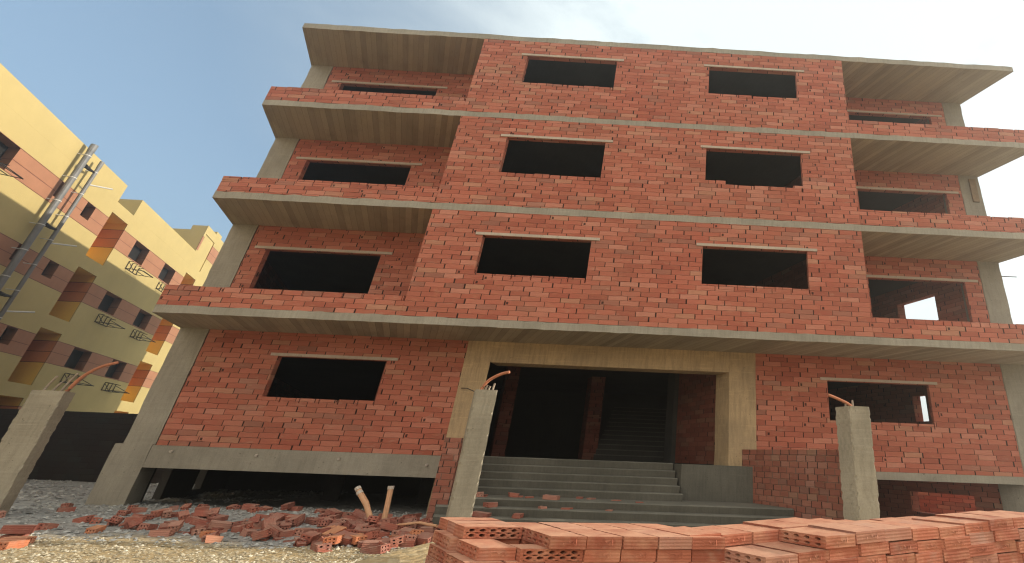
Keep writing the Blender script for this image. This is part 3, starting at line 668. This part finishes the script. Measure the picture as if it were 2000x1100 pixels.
# main facade, with the storey tower at the far end
b = yface(12, 41.4, -0.2, 13.16, wins + slots, .05)
b.panel(YO, D, IN * .05, 41.4, Uend, -0.2, 16.1, slots, mat=lambda u, v: ymat(v), cuts=YC, back=False)
b.panel(YO, D, IN * .3, 12, 32.02, 13.162, 14.11, back=True); b.panel(YO, D, IN * 2.6, 33.68, 41.397, 13.162, 14.13, back=True)
ypart(b, 'wall', YM)
b = MB(); q = lambda u, d: (YO + D * u + IN * d)[:2]
b.prism([q(41.4, .06), q(Uend, .06), q(Uend, 1.07), q(41.4, 1.07)], 13.17, 16.08)
b.prism([q(41.41, 1.08), q(Uend, 1.08), q(Uend, 4), q(41.41, 4)], 13.17, 15.75)
b.prism([q(12.02, 3.5), q(Uend - .1, 3.5), q(Uend - .1, 12), q(12.02, 12)], -.2, 13.1)
b.prism([q(12.0, .31), q(41.4, .31), q(41.4, 3.45), q(12.0, 3.45)], 12.95, 13.12)
b.prism([q(43.2, .1), q(44.2, .1), q(44.2, .5), q(43.2, .5)], 16.1, 16.4)
ypart(b, 'roof_block', YM)
b = MB(); b.panel(YO + D * 41.395 + IN * 2.0, IN, D * .01, 0, .28, 14.75, 15.2); ypart(b, 'vent_shade_sheet', [M['dark_sheet']])  # dark sheet painted in place of the shaded hole
for u0, u1, v0, v1 in wins:
    if u1 < 22: continue
    b = MB(); d = .55
    P = lambda u, v, t: YO + D * u + IN * t + Z_ * v
    ring = [(u0, v0), (u1, v0), (u1, v1), (u0, v1)]
    cuts = sorted({v0, v1} | {c for c in YC if v0 < c < v1})
    for i in range(len(cuts) - 1):
        a, c = cuts[i], cuts[i + 1]; m = ymat((a + c) / 2)
        b.poly([P(u1, a, .05), P(u1, a, d), P(u1, c, d), P(u1, c, .05)], None, m); b.poly([P(u0, a, d), P(u0, a, .05), P(u0, c, .05), P(u0, c, d)], None, m)
    b.poly([P(u0, v1, .05), P(u1, v1, .05), P(u1, v1, d), P(u0, v1, d)], None, 1); b.poly([P(u0, v0, d), P(u1, v0, d), P(u1, v0, .05), P(u0, v0, .05)], None, 0)
    wo = ypart(b, 'window', YM)
    b = MB(); e = .45
    b.poly([P(u0, v0, e), P(u1, v0, e), P(u1, v1, e), P(u0, v1, e)], None, 0)
    ypart(b, 'pane', [M['dark_sheet']], wo)  # dark sheet closing an unglazed opening, in place of room shade
for u0, u1, v0, v1 in slots:
    b = MB(); d = 1.9
    cuts = sorted({v0, v1} | {c for c in YC if v0 < c < v1})
    for i in range(len(cuts) - 1):
        a, c = cuts[i], cuts[i + 1]; m = ymat((a + c) / 2, 3)
        b.poly([P(u1, a, .05), P(u1, a, d), P(u1, c, d), P(u1, c, .05)], None, m); b.poly([P(u0, a, d), P(u0, a, .05), P(u0, c, .05), P(u0, c, d)], None, m)
        b.poly([P(u0, a, d), P(u1, a, d), P(u1, c, d), P(u0, c, d)], None, m)
    b.poly([P(u0, v1, .05), P(u1, v1, .05), P(u1, v1, d), P(u0, v1, d)], None, 3); b.poly([P(u0, v0, d), P(u1, v0, d), P(u1, v0, .05), P(u0, v0, .05)], None, 0)
    ypart(b, 'loggia', LM)
# iron shelves for air conditioners
def ac_shelf(u, v):
    b = MB(); OUT = Vector((.868, .497, 0)); r = .017
    Q = lambda du, dv, o: YO + D * (u + du) + OUT * o + Z_ * (v + dv)
    w, dpt = 1.15, .70
    b.tube([Q(0, 0, .01), Q(0, 0, dpt)], r, 5); b.tube([Q(w, 0, .01), Q(w, 0, dpt)], r, 5); b.tube([Q(0, 0, dpt), Q(w, 0, dpt)], r, 5); b.tube([Q(0, 0, .02), Q(w, 0, .02)], r, 5)
    b.tube([Q(0, 0, dpt * .5), Q(w, 0, dpt * .5)], r, 5)
    for x in (0, .38, .76, w):
        b.tube([Q(x, 0, .03), Q(x, .42, .03)], r, 5); b.tube([Q(x, .42, .03), Q(x, .40, .22)], r, 5)
    b.tube([Q(0, -.02, .3), Q(0, .36, .03)], r * .8, 5); b.tube([Q(w, -.02, dpt), Q(w, .36, .03)], r * .8, 5)
    return ypart(b, 'air_conditioner_shelf', [M['iron']])
for dz in (0, -3.03, -6.1):
    ac_shelf(35.35, 10.70 + dz); ac_shelf(39.1, 10.70 + dz)
ac_shelf(24.2, 10.95); ac_shelf(24.2, 7.9)
# two drain pipes with clips and brackets on its wall
OUT = Vector((.868, .497, 0))
def pipe(u, top, r, bottom=1.0):
    b = MB(); c0 = YO + D * u + OUT * .30
    b.tube([c0 + Z_ * z for z in (bottom, 5, 9, top - .35)], r, 12); b.tube([c0 + Z_ * (top - .35), c0 + Z_ * top], r * 1.12, 12)
    o = ypart(b, 'drain_pipe', [M['steel']], smooth=False)
    z = top - .6; k = 0
    while z > 3:
        c = MB(); c.tube([c0 + Z_ * z, c0 + Z_ * (z + .035)], r * 1.18, 10); c.tube([c0 + Z_ * (z + .025), c0 - OUT * .3 + Z_ * (z + .025)], .02, 5)
        ypart(c, 'pipe_clip', [M['clip']], o); z -= 1.15; k += 1
    return o
p1 = pipe(28.08, 14.17, .098); p2 = pipe(29.03, 13.85, .062)
for z in (13.2, 10.25, 7.2):
    c0 = YO + D * 28.25 + OUT * .28 + Z_ * z
    b = MB(); b.tube([c0 + D * .05, c0 + D * .42, c0 + D * .70 + Z_ * .04], .085, 8, r2=.045); ypart(b, 'pipe_bracket', [M['iron']], p1)
    c0 = YO + D * 29.1 + OUT * .3 + Z_ * (z - .55)
    b = MB(); b.tube([c0, c0 + D * .35 + OUT * .55 + Z_ * .16], .035, 7); ypart(b, 'pipe_stub', [M['clip']], p2)

# ---------------------------------------------------------------- boundary wall behind the building's left corner
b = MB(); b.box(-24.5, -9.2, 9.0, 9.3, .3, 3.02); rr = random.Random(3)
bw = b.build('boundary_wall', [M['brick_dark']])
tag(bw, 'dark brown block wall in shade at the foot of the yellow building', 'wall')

b = MB(); b.prism([(14.6, 4.2), (14.84, 4.2), (13.6 - 2, 10), (13.36 - 2, 10)], .3, 2.3)
bw2 = b.build('garden_wall', [M['brick']]); tag(bw2, 'low red brick wall seen through the dark basement opening at the right', 'wall')
# ---------------------------------------------------------------- concrete gate posts
def post(x, y, w, dpt, top, label, seed, bars, pipe_pts, zb=.5, pr=.026):
    e = empty('concrete_post', (x + w / 2, y, zb + .2)); tag(e, label, 'post', 'concrete posts along the plot edge')
    rr = random.Random(seed); b = MB(); n = 60; zs = [zb + (top - zb) * i / n for i in range(n + 1)]; jt = .012
    m = 3
    drift = [Vector((0, 0, 0)) for _ in range(4)]
    def ring():
        c = [Vector((x, y, 0)), Vector((x + w, y, 0)), Vector((x + w, y, 0)) + D * dpt, Vector((x, y, 0)) + D * dpt]
        mid = sum(c, Vector()) / 4; out = []
        for k in range(4):
            drift[k] = drift[k] * .85 + Vector((rr.uniform(-1, 1), rr.uniform(-1, 1), 0)) * .003
            chip = (mid - c[k]).normalized() * (rr.uniform(.008, .028) if rr.random() < .28 else rr.uniform(0, .005)); c[k] = c[k] + drift[k]
            out.append((c[k], chip))
        res = []
        for k in range(4):
            a, d_ = out[k][0], out[(k + 1) % 4][0]
            res += [a + out[k][1], a.lerp(d_, .07), a.lerp(d_, .93)]
        return res
    cs = [ring() for _ in zs]
    for i in range(n):
        for k in range(4 * m):
            k2 = (k + 1) % (4 * m)
            b.poly([cs[i][k] + Z_ * zs[i], cs[i][k2] + Z_ * zs[i], cs[i + 1][k2] + Z_ * zs[i + 1], cs[i + 1][k] + Z_ * zs[i + 1]], None)
    tp = [p + Z_ * (top + rr.uniform(-.012, .012)) for p in cs[-1]]; b.poly([p + Z_ * top for p in cs[-1]], None)
    EL = Vector(e.location)
    o = b.build('shaft', [M['post']]); o.parent = e; o.matrix_parent_inverse = Matrix.Translation(-EL)
    for (bx, by, h, lx, ly) in bars:
        c = MB(); c.tube([(x + w * bx + D.x * dpt * by, y + D.y * dpt * by, top - .1), (x + w * bx + D.x * dpt * by + lx * .5, y + D.y * dpt * by + ly * .5, top + h * .5), (x + w * bx + D.x * dpt * by + lx, y + D.y * dpt * by + ly, top + h)], .017, 7)
        t = c.build('rebar', [M['rebar']]); t.parent = e; t.matrix_parent_inverse = Matrix.Translation(-EL)
    c = MB(); pts = [Vector(p) for p in pipe_pts]; sm = []
    for i in range(len(pts) - 1):
        p0, p1_, p2_, p3 = pts[max(i - 1, 0)], pts[i], pts[i + 1], pts[min(i + 2, len(pts) - 1)]
        for s_ in range(6):
            t = s_ / 6; sm.append(.5 * ((2 * p1_) + (p2_ - p0) * t + (2 * p0 - 5 * p1_ + 4 * p2_ - p3) * t * t + (3 * p1_ - p0 - 3 * p2_ + p3) * t ** 3))
    sm.append(pts[-1]); c.tube(sm, pr, 9); t = c.build('conduit', [M['conduit']], smooth=True); t.parent = e; t.matrix_parent_inverse = Matrix.Translation(-EL)
    return e
post(-7.52, -1.2, .60, .32, 2.84, 'thick grey concrete post before the dark wall, steel bars and bent orange conduit on top', 1,
     [(.22, .3, .27, .12, 0), (.38, .5, .30, .16, .05), (.70, .4, .34, .15, 0), (.86, .5, .30, .2, 0)], [(-7.05, -1.1, 2.75), (-7.0, -1.1, 2.9), (-6.86, -1.12, 3.12), (-6.62, -1.14, 3.30), (-6.36, -1.14, 3.40)])
post(.76, -2.0, .37, .28, 3.07, 'grey concrete post beside the entrance steps with an orange conduit arching right from its top', 2,
     [(.45, .5, .10, .03, 0), (.80, .5, .13, .02, 0), (.62, .8, .09, .03, 0)], [(.80, -1.9, 3.0), (.82, -1.9, 3.12), (.92, -1.92, 3.25), (1.10, -1.95, 3.35), (1.26, -1.98, 3.39)])
post(7.23, -2.0, .36, .32, 3.05, 'grey concrete post before the right brick wall with a short orange conduit leaning left', 3,
     [(.12, .4, .10, 0, 0), (.55, .5, .12, .0, 0), (.66, .7, .07, .0, 0)], [(7.36, -1.9, 2.98), (7.28, -1.9, 3.08), (7.12, -1.9, 3.16), (6.90, -1.92, 3.24)])

# ---------------------------------------------------------------- hollow bricks
def hollow(name, LA, QA, h, nx, nz, seed, mat, ends=False, stamp=False, broken=0.0, k=8, rad_=0.30, jit=.004):
    """box spanned by vectors LA (long), QA (short) with round holes running right through along QA. origin at a lower corner"""
    rr = random.Random(seed); LA = Vector(LA); QA = Vector(QA); b = MB(); l = LA.length
    jz = [rr.uniform(-jit, jit) for _ in range(8)]
    def P(s_, t, q): return LA * s_ + QA * q + Z_ * (t * h)
    cw, ch = (1.0 - .10) / nx, (1.0 - .14) / nz
    for q in (0, 1):
        def face(pts):
            pts = [P(s_, t, q) for s_, t in pts]; uv = [((p - LA * 0).dot(LA.normalized()) * 1.0, p.z) for p in pts]
            b.poly(pts if q == 0 else pts[::-1], uv if q == 0 else uv[::-1])
        # border strips
        face([(0, 0), (1, 0), (.95, .07), (.05, .07)]); face([(1, 0), (1, 1), (.95, .93), (.95, .07)]); face([(1, 1), (0, 1), (.05, .93), (.95, .93)]); face([(0, 1), (0, 0), (.05, .07), (.05, .93)])
        for i in range(nx):
            for j in range(nz):
                c = (.05 + cw * (i + .5), .07 + ch * (j + .5)); a, d = cw / 2, ch / 2
                rx, rz = cw * rad_, ch * rad_ * 1.02
                ring = [(c[0] + rx * math.cos(2 * math.pi * m / k), c[1] + rz * math.sin(2 * math.pi * m / k)) for m in range(k)]
                sq = []
                for m in range(k):
                    co, si = math.cos(2 * math.pi * m / k), math.sin(2 * math.pi * m / k); f = 1 / max(abs(co), abs(si)); sq.append((c[0] + a * co * f, c[1] + d * si * f))
                for m in range(k):
                    m2 = (m + 1) % k; face([sq[m], sq[m2], ring[m2], ring[m]])
                if q == 0:
                    for m in range(k):
                        m2 = (m + 1) % k
                        b.poly([P(*ring[m], 0), P(*ring[m2], 0), P(*ring[m2], 1), P(*ring[m], 1)], [(0, 0)] * 4)
    for s_ in (0, 1):
        pts = [P(s_, 0, 0), P(s_, 1, 0), P(s_, 1, 1), P(s_, 0, 1)]; uv = [(0, 0), (0, h), (.2, h), (.2, 0)]
        b.poly(pts if s_ else pts[::-1], uv if s_ else uv[::-1])
    for t in (0, 1):
        n = 8
        for i in range(n):
            pts = [P(i / n, t, 0), P((i + 1) / n, t, 0), P((i + 1) / n, t, 1), P(i / n, t, 1)]
            uv = [(i / n * l, 0), ((i + 1) / n * l, 0), ((i + 1) / n * l, 0), (i / n * l, 0)]
            b.poly(pts if t else pts[::-1], uv if t else uv[::-1])
    if stamp:                                                          # pressed maker's strokes on the short side
        out = -LA.normalized() * .0035; s0 = lambda q, t: P(0, t, q)
        def stroke(q0, t0, q1, t1, w=.05):
            a, c = s0(q0, t0), s0(q1, t1); dv = (c - a).normalized(); nn = dv.cross(LA.normalized()).normalized() * h * w
            b.poly([a - nn + out, c - nn + out, c + nn + out, a + nn + out], [(0, 0)] * 4)
        stroke(.28, .34, .62, .38); stroke(.30, .72, .52, .68); stroke(.62, .38, .66, .66); stroke(.72, .3, .72, .78); stroke(.36, .34, .36, .5); stroke(.5, .68, .56, .5)
    o = b.build(name, [mat]); me = o.data
    bpy.data.objects.remove(o); return me
def weld_jitter(me, amt, seed):
    bm = bmesh.new(); bm.from_mesh(me); bmesh.ops.remove_doubles(bm, verts=bm.verts, dist=1e-4); rr = random.Random(seed)
    for v in bm.verts: v.co += Vector((rr.uniform(-1, 1), rr.uniform(-1, 1), rr.uniform(-1, 1))) * amt
    bm.to_mesh(me); bm.free(); me.update()

H_S = .0775
# rubble variants: whole bricks with holes in their short ends, halves and shards
RUB = []
for i, (nx_, L_, mat) in enumerate([(3, .30, 'rubble'), (2, .31, 'rubble'), (3, .29, 'rubble_orange'), (2, .19, 'rubble'), (3, .16, 'rubble'), (2, .18, 'rubble_orange'), (3, .21, 'rubble')]):
    me = hollow('rubble_brick', (.165, 0, 0), (0, L_, 0), .076, nx_, 2, i, M[mat], rad_=.26)
    bm = bmesh.new(); bm.from_mesh(me); bmesh.ops.remove_doubles(bm, verts=bm.verts, dist=1e-4); rr = random.Random(50 + i)
    cut = L_ < .25
    sx, sz, c0 = rr.uniform(-.6, .6), rr.uniform(-.9, .9), rr.random()
    for v in bm.verts:
        v.co.x -= .0825; v.co.y -= L_ / 2
        if cut and v.co.y > 0: v.co.y += sx * v.co.x * .5 + sz * (v.co.z - .045) * .6 + .02 * math.sin(v.co.x * 60 + c0 * 6)
        v.co += Vector((rr.uniform(-1, 1), rr.uniform(-1, 1), rr.uniform(-1, 1))) * .0025
    bm.to_mesh(me); bm.free(); RUB.append((me, 'whole' if L_ > .25 else 'broken', 'orange' if 'orange' in mat else 'red'))
shard = []
for i in range(4):
    b = MB(); rr = random.Random(70 + i); a, c, h = rr.uniform(.07, .14), rr.uniform(.04, .09), rr.uniform(.015, .04)
    pl = [(-a, -c), (a * rr.uniform(.5, 1), -c * rr.uniform(.4, 1)), (a * rr.uniform(.7, 1), c * rr.uniform(.3, 1)), (-a * rr.uniform(0, .8), c)]
    b.prism(pl, 0, h); o = b.build('brick_shard', [M['rubble']]); shard.append(o.data); bpy.data.objects.remove(o)
def place_rubble(x, y, var, rz, tilt=(0, 0), z=None, label=None, group=None, name=None, lift=0.0):
    me, state, tone = RUB[var] if var < len(RUB) else (shard[var - 100], 'shard', 'red')
    o = bpy.data.objects.new(name or ('brick_shard' if state == 'shard' else 'loose_brick'), me); COL.objects.link(o)
    zz = (gz(x, y) if z is None else z) + lift
    o.location = (x, y, zz); o.rotation_euler = (tilt[0], tilt[1], rz)
    if z is None:
        k_ = max(0, min(1, (-x - .5) / 4.5)); q_ = .85 if group and 'small heap' in group else 1.02 - .36 * k_; o.scale = (q_, q_, 1.3)      # towards the left only smaller broken lumps lie about
    tag(o, label or {'whole': 'whole %s hollow brick lying in the rubble along the building front' % tone, 'broken': 'broken %s hollow brick in the rubble along the building front' % tone, 'shard': 'flat red brick shard in the rubble along the building front'}[state], 'brick', group or {'whole': 'whole %s bricks in the rubble' % tone, 'broken': 'broken %s bricks in the rubble' % tone, 'shard': 'brick shards in the rubble'}[state])
    return o
rr = random.Random(21); done = []; cnt = 0
def dens(x, y):
    e = lambda cx, cy, sx, sy, h: h * math.exp(-((x - cx) / sx) ** 2 - ((y - cy) / sy) ** 2)
    return e(-.9, -1.2, 1.5, .75, 1.0) + e(-2.9, -1.1, 1.5, .65, .60) + e(-5.2, -.8, 1.3, .8, .22) + e(.1, -2.15, .8, .40, 1.0) + e(-3.6, .6, 2.4, .5, .12) + .03
tries = 0
while cnt < 262 and tries < 20000:
    tries += 1
    x, y = rr.uniform(-8.3, 1.15), rr.uniform(-2.6, 1.1)
    if y < -2.25 - .05 * (x + 1) and x < -1.2 and rr.random() > .05: continue
    if rr.random() > dens(x, y): continue
    near = sum(1 for (a, c) in done if (a - x) ** 2 + (c - y) ** 2 < .13 ** 2)
    if near > 1: continue
    k = rr.random(); var = rr.choice([0, 1, 2]) if k < .42 else rr.choice([3, 4, 5, 6]) if k < .80 else 100 + rr.randrange(4)
    if var in (2, 5) and y > -1.6: var -= 1 if var == 5 else 2  # the sun-brightened copies stay on the sunlit side
    if var == 4 and False: pass
    tl = .30 if near == 0 else .55
    lift = -.018 if near == 0 else .045
    # stand some on their narrow side
    rz_ = rr.gauss(.75, .5) + (math.pi if rr.random() < .5 else 0) if rr.random() < .6 else rr.uniform(0, 6.28)
    place_rubble(x, y, var, rz_, (rr.gauss(0, tl * .4), rr.gauss(0, tl * .4)), lift=lift); done.append((x, y)); cnt += 1
# bricks at the lower left corner, nearer the camera
for x, y, v, rz, lift in ((-4.75, -2.55, 0, .5, 0), (-4.45, -2.75, 2, 1.9, 0), (-4.25, -2.95, 2, .2, 0), (-4.85, -2.85, 2, 1.2, 0), (-4.68, -2.62, 1, 2.3, .11), (-4.95, -3.05, 5, .3, .0)):
    place_rubble(x, y, v, rz, (rr.gauss(0, .06), rr.gauss(0, .06)), lift=lift - .01, label='hollow brick in the small heap on the sunlit gravel at the lower left', group='small heap of bricks on the sunlit gravel')
# bricks left on the entrance steps
for x, y, z, v, rz, lab in ((1.75, .17, 1.24, 0, 1.45, 'brick standing free near the middle of the entrance landing'), (.25, .30, 1.24, 0, .4, 'brick beside the post on the entrance landing'), (.9, .45, 1.24, 3, 1.8, 'dull red half brick further back on the entrance landing'),
                            (.62, -.34, .95, 1, 1.5, 'brick lying on the lowest entrance step beside the post'), (.35, -.34, .95, 6, 1.7, 'broken brick leaning on the step beside the post'), (1.30, -.33, .95, 4, 1.4, 'broken brick on the bottom step behind the brick pile'),
                            (.70, -.13, 1.10, 6, 2.0, 'broken brick on the second entrance step beside the post')):
    place_rubble(x, y, v, rz, (rr.gauss(0, .05), rr.gauss(0, .05)), z=z, label=lab, group='bricks on the entrance steps')
for i in range(12):
    x = rr.uniform(.1, 3.6); y = rr.choice([rr.uniform(.12, .6), rr.uniform(-.15, -.08)])
    place_rubble(x, y, 100 + rr.randrange(4), rr.uniform(0, 6), (0, 0), z=1.24 if y > 0 else 1.10, label='small brick shard on the entrance steps', group='brick shards on the entrance steps')

# broken orange conduits standing up from the rubble
def stub(pts, r, label, tip=True):
    e = MB(); e.tube(pts, r, 10); o = e.build('conduit_stub', [M['conduit_pale']], smooth=False)
    tag(o, label, 'pipe', 'conduit stubs in the rubble')
    if tip:
        c = MB(); p = Vector(pts[-1]); d_ = (p - Vector(pts[-2])).normalized(); c.tube([p - d_ * .01, p + d_ * .05], r * 1.18, 9); t = c.build('cement_plug', [M['cement']]); t.parent = o
    return o
stub([(-1.34, -.40, .70), (-1.40, -.38, .90), (-1.56, -.33, 1.12), (-1.80, -.28, 1.33)], .045, 'taller leaning faded orange conduit stub with a white tip in the rubble')
stub([(-1.29, -.44, .70), (-1.35, -.43, .89), (-1.50, -.40, 1.09), (-1.69, -.37, 1.27)], .047, 'shorter leaning faded orange conduit stub in front of its twin in the rubble')
stub([(-1.12, -.36, .70), (-1.14, -.35, 1.0), (-1.17, -.34, 1.37)], .046, 'upright faded orange conduit stub in the rubble')
stub([(-.95, -.75, .76), (-.86, -.78, .86), (-.78, -.80, .90)], .035, 'short orange conduit end poking from the rubble', False)
stub([(-.75, -1.0, .80), (-.45, -1.1, .87), (-.05, -1.2, .93), (.3, -1.3, .90)], .022, 'thin pink hose lying over the rubble towards the brick pile', False)

# ---------------------------------------------------------------- stacked bricks in the foreground
def basis(e1, e2, e1z=0.0): return Vector((e1[0], e1[1], e1z)), Vector((e2[0], e2[1], 0))
def brick_set(e1, e2, seed):
    hd = []; stt = []
    for i in range(5):
        me = hollow('stacked_brick', e2 * .405, e1 * .236, H_S - .0015, 5 if i % 2 else 4, 2, seed + i, M['stack'], stamp=(i in (0, 2, 3)))
        weld_jitter(me, .0014, seed + i); hd.append(me)
    for i in range(2):
        me = hollow('stacked_brick', e1 * .405, e2 * .20, H_S - .0015, 5, 2, seed + 20 + i, M['stack'], k=10); weld_jitter(me, .0014, seed + 30 + i); stt.append(me)
    return hd, stt
rr = random.Random(9)
def lay(me, p, label, group, j=.004):
    o = bpy.data.objects.new('stacked_brick', me); COL.objects.link(o)
    o.location = p + Vector((rr.uniform(-j, j), rr.uniform(-j, j) * 2, rr.uniform(-.001, .001))); o.rotation_euler = (rr.gauss(0, .004), rr.gauss(0, .004), rr.gauss(0, .012))
    tag(o, label, 'brick', group); return o
LN = 5
# near left block
a1, a2 = basis((.988, .155), (-.664, .747)); HA, SA = brick_set(a1, a2, 100)
OA = Vector((3.471, -6.42, 1.552))
gl = lambda n, w: ('hollow brick %s of the nearer left brick pile' % w, 'bricks of the near left pile, ' + n)
for n in range(LN):
    zt = OA.z - H_S * (n + 1)
    P_ = lambda a, c: Vector((OA.x, OA.y, 0)) + a1 * a + a2 * c + Z_ * zt
    if n == 0:
        for i in range(5): lay(HA[(i * 2) % 5 if i else 0], P_(.245 * i, 0), *gl('top front row', 'end-on in the top front row'))
        lay(SA[0], P_(-.40, .46), 'turned brick showing ten round holes at the top left of the near pile', None)
        lay(SA[1], P_(-.39, .70), 'turned brick behind the ten-hole brick at the top left of the near pile', None)
        lay(SA[0], P_(-.39, .91), 'rearmost turned brick at the top left corner of the near pile', None)
        for i in range(5): lay(HA[(i + 1) % 5], P_(.02 + .245 * i, .42), *gl('top back row', 'in the top back row'))
    elif n == 1:
        lay(HA[3], P_(-.425, .06), 'stamped brick with side holes at the left end of the second course, near pile', None)
        lay(SA[1], P_(-.172, .02), 'turned brick showing two rows of holes in the second course of the near pile', None)
        for i in range(4): lay(HA[(2 + i * 3) % 5], P_(.245 + .247 * i, .012), *gl('second front row', 'end-on in the second course front row'))
        for i in range(2): lay(HA[i + 1], P_(-.47 + .245 * i, .50), *gl('second course left end', 'in the left end of the second course'))
        for i in range(5): lay(HA[i % 5], P_(.02 + .245 * i, .44), *gl('second back row', 'in the second course back row'))
    else:
        for i in range(8): lay(HA[(i + n) % 5], P_(-.50 + .245 * i + .05 * (n % 2), .02), *gl('lower courses', 'low in the front face'))
        for i in range(8): lay(HA[(i + n + 2) % 5], P_(-.50 + .245 * i, .44), *gl('lower courses', 'low in the front face'))
# long right block, rising to the right
cdir = Vector((1.77, .44, .12)).normalized(); c1 = cdir; c2 = Vector((-.664, .747, 0)); HC, SC = brick_set(c1, c2, 200)
OC = Vector((5.36, -6.38, 1.60))
gr = lambda n, w: ('hollow brick %s of the long right brick pile' % w, 'bricks of the long right pile, ' + n)
for n in range(LN):
    P_ = lambda a, c: OC + c1 * a + c2 * c - Z_ * (H_S * (n + 1))
    wob = lambda a: Z_ * (.012 * math.sin(a * 5 + n * .6))
    if n == 0: f0, b0, t0 = 0, -3, -3
    elif n == 1: f0, b0, t0 = -2, -3, -3
    else: f0, b0, t0 = -2, -3, -3
    for i in range(f0, 9):
        lab = ('stamped brick at the left end of the top front row of the long right pile', None) if (n == 0 and i == 0) else ('brick with side holes at the left end of the long right pile, second course', None) if (n == 1 and i == -2) else gr('front rows, course %d' % (n + 1) if n < 2 else 'lower front rows', ['end-on in the top front row', 'end-on in the second front row'][n] if n < 2 else 'low in the front face')
        a = .245 * i + (.03 * (n % 2)); lay(HC[(i * 3 + n) % 5], P_(a, 0) + wob(a), *lab)
    for i in range(b0, 10):
        a = .245 * i + .05; lay(HC[(i * 2 + n + 1) % 5], P_(a, .42) + wob(a) - Z_ * (.075 * max(0, min(1.2, (a - .1) / 1.5))), *gr('middle rows', 'in its middle row'))
# loose bricks at the left foot of the near pile
for k, (x, y, z, v, rz) in enumerate(((2.66, -5.80, 1.21, 2, 2.2),)):
    place_rubble(x, y, v, rz, (.05, -.04), z=z, label='loose brick leaning at the left foot of the near brick pile', group='loose bricks at the foot of the near pile')
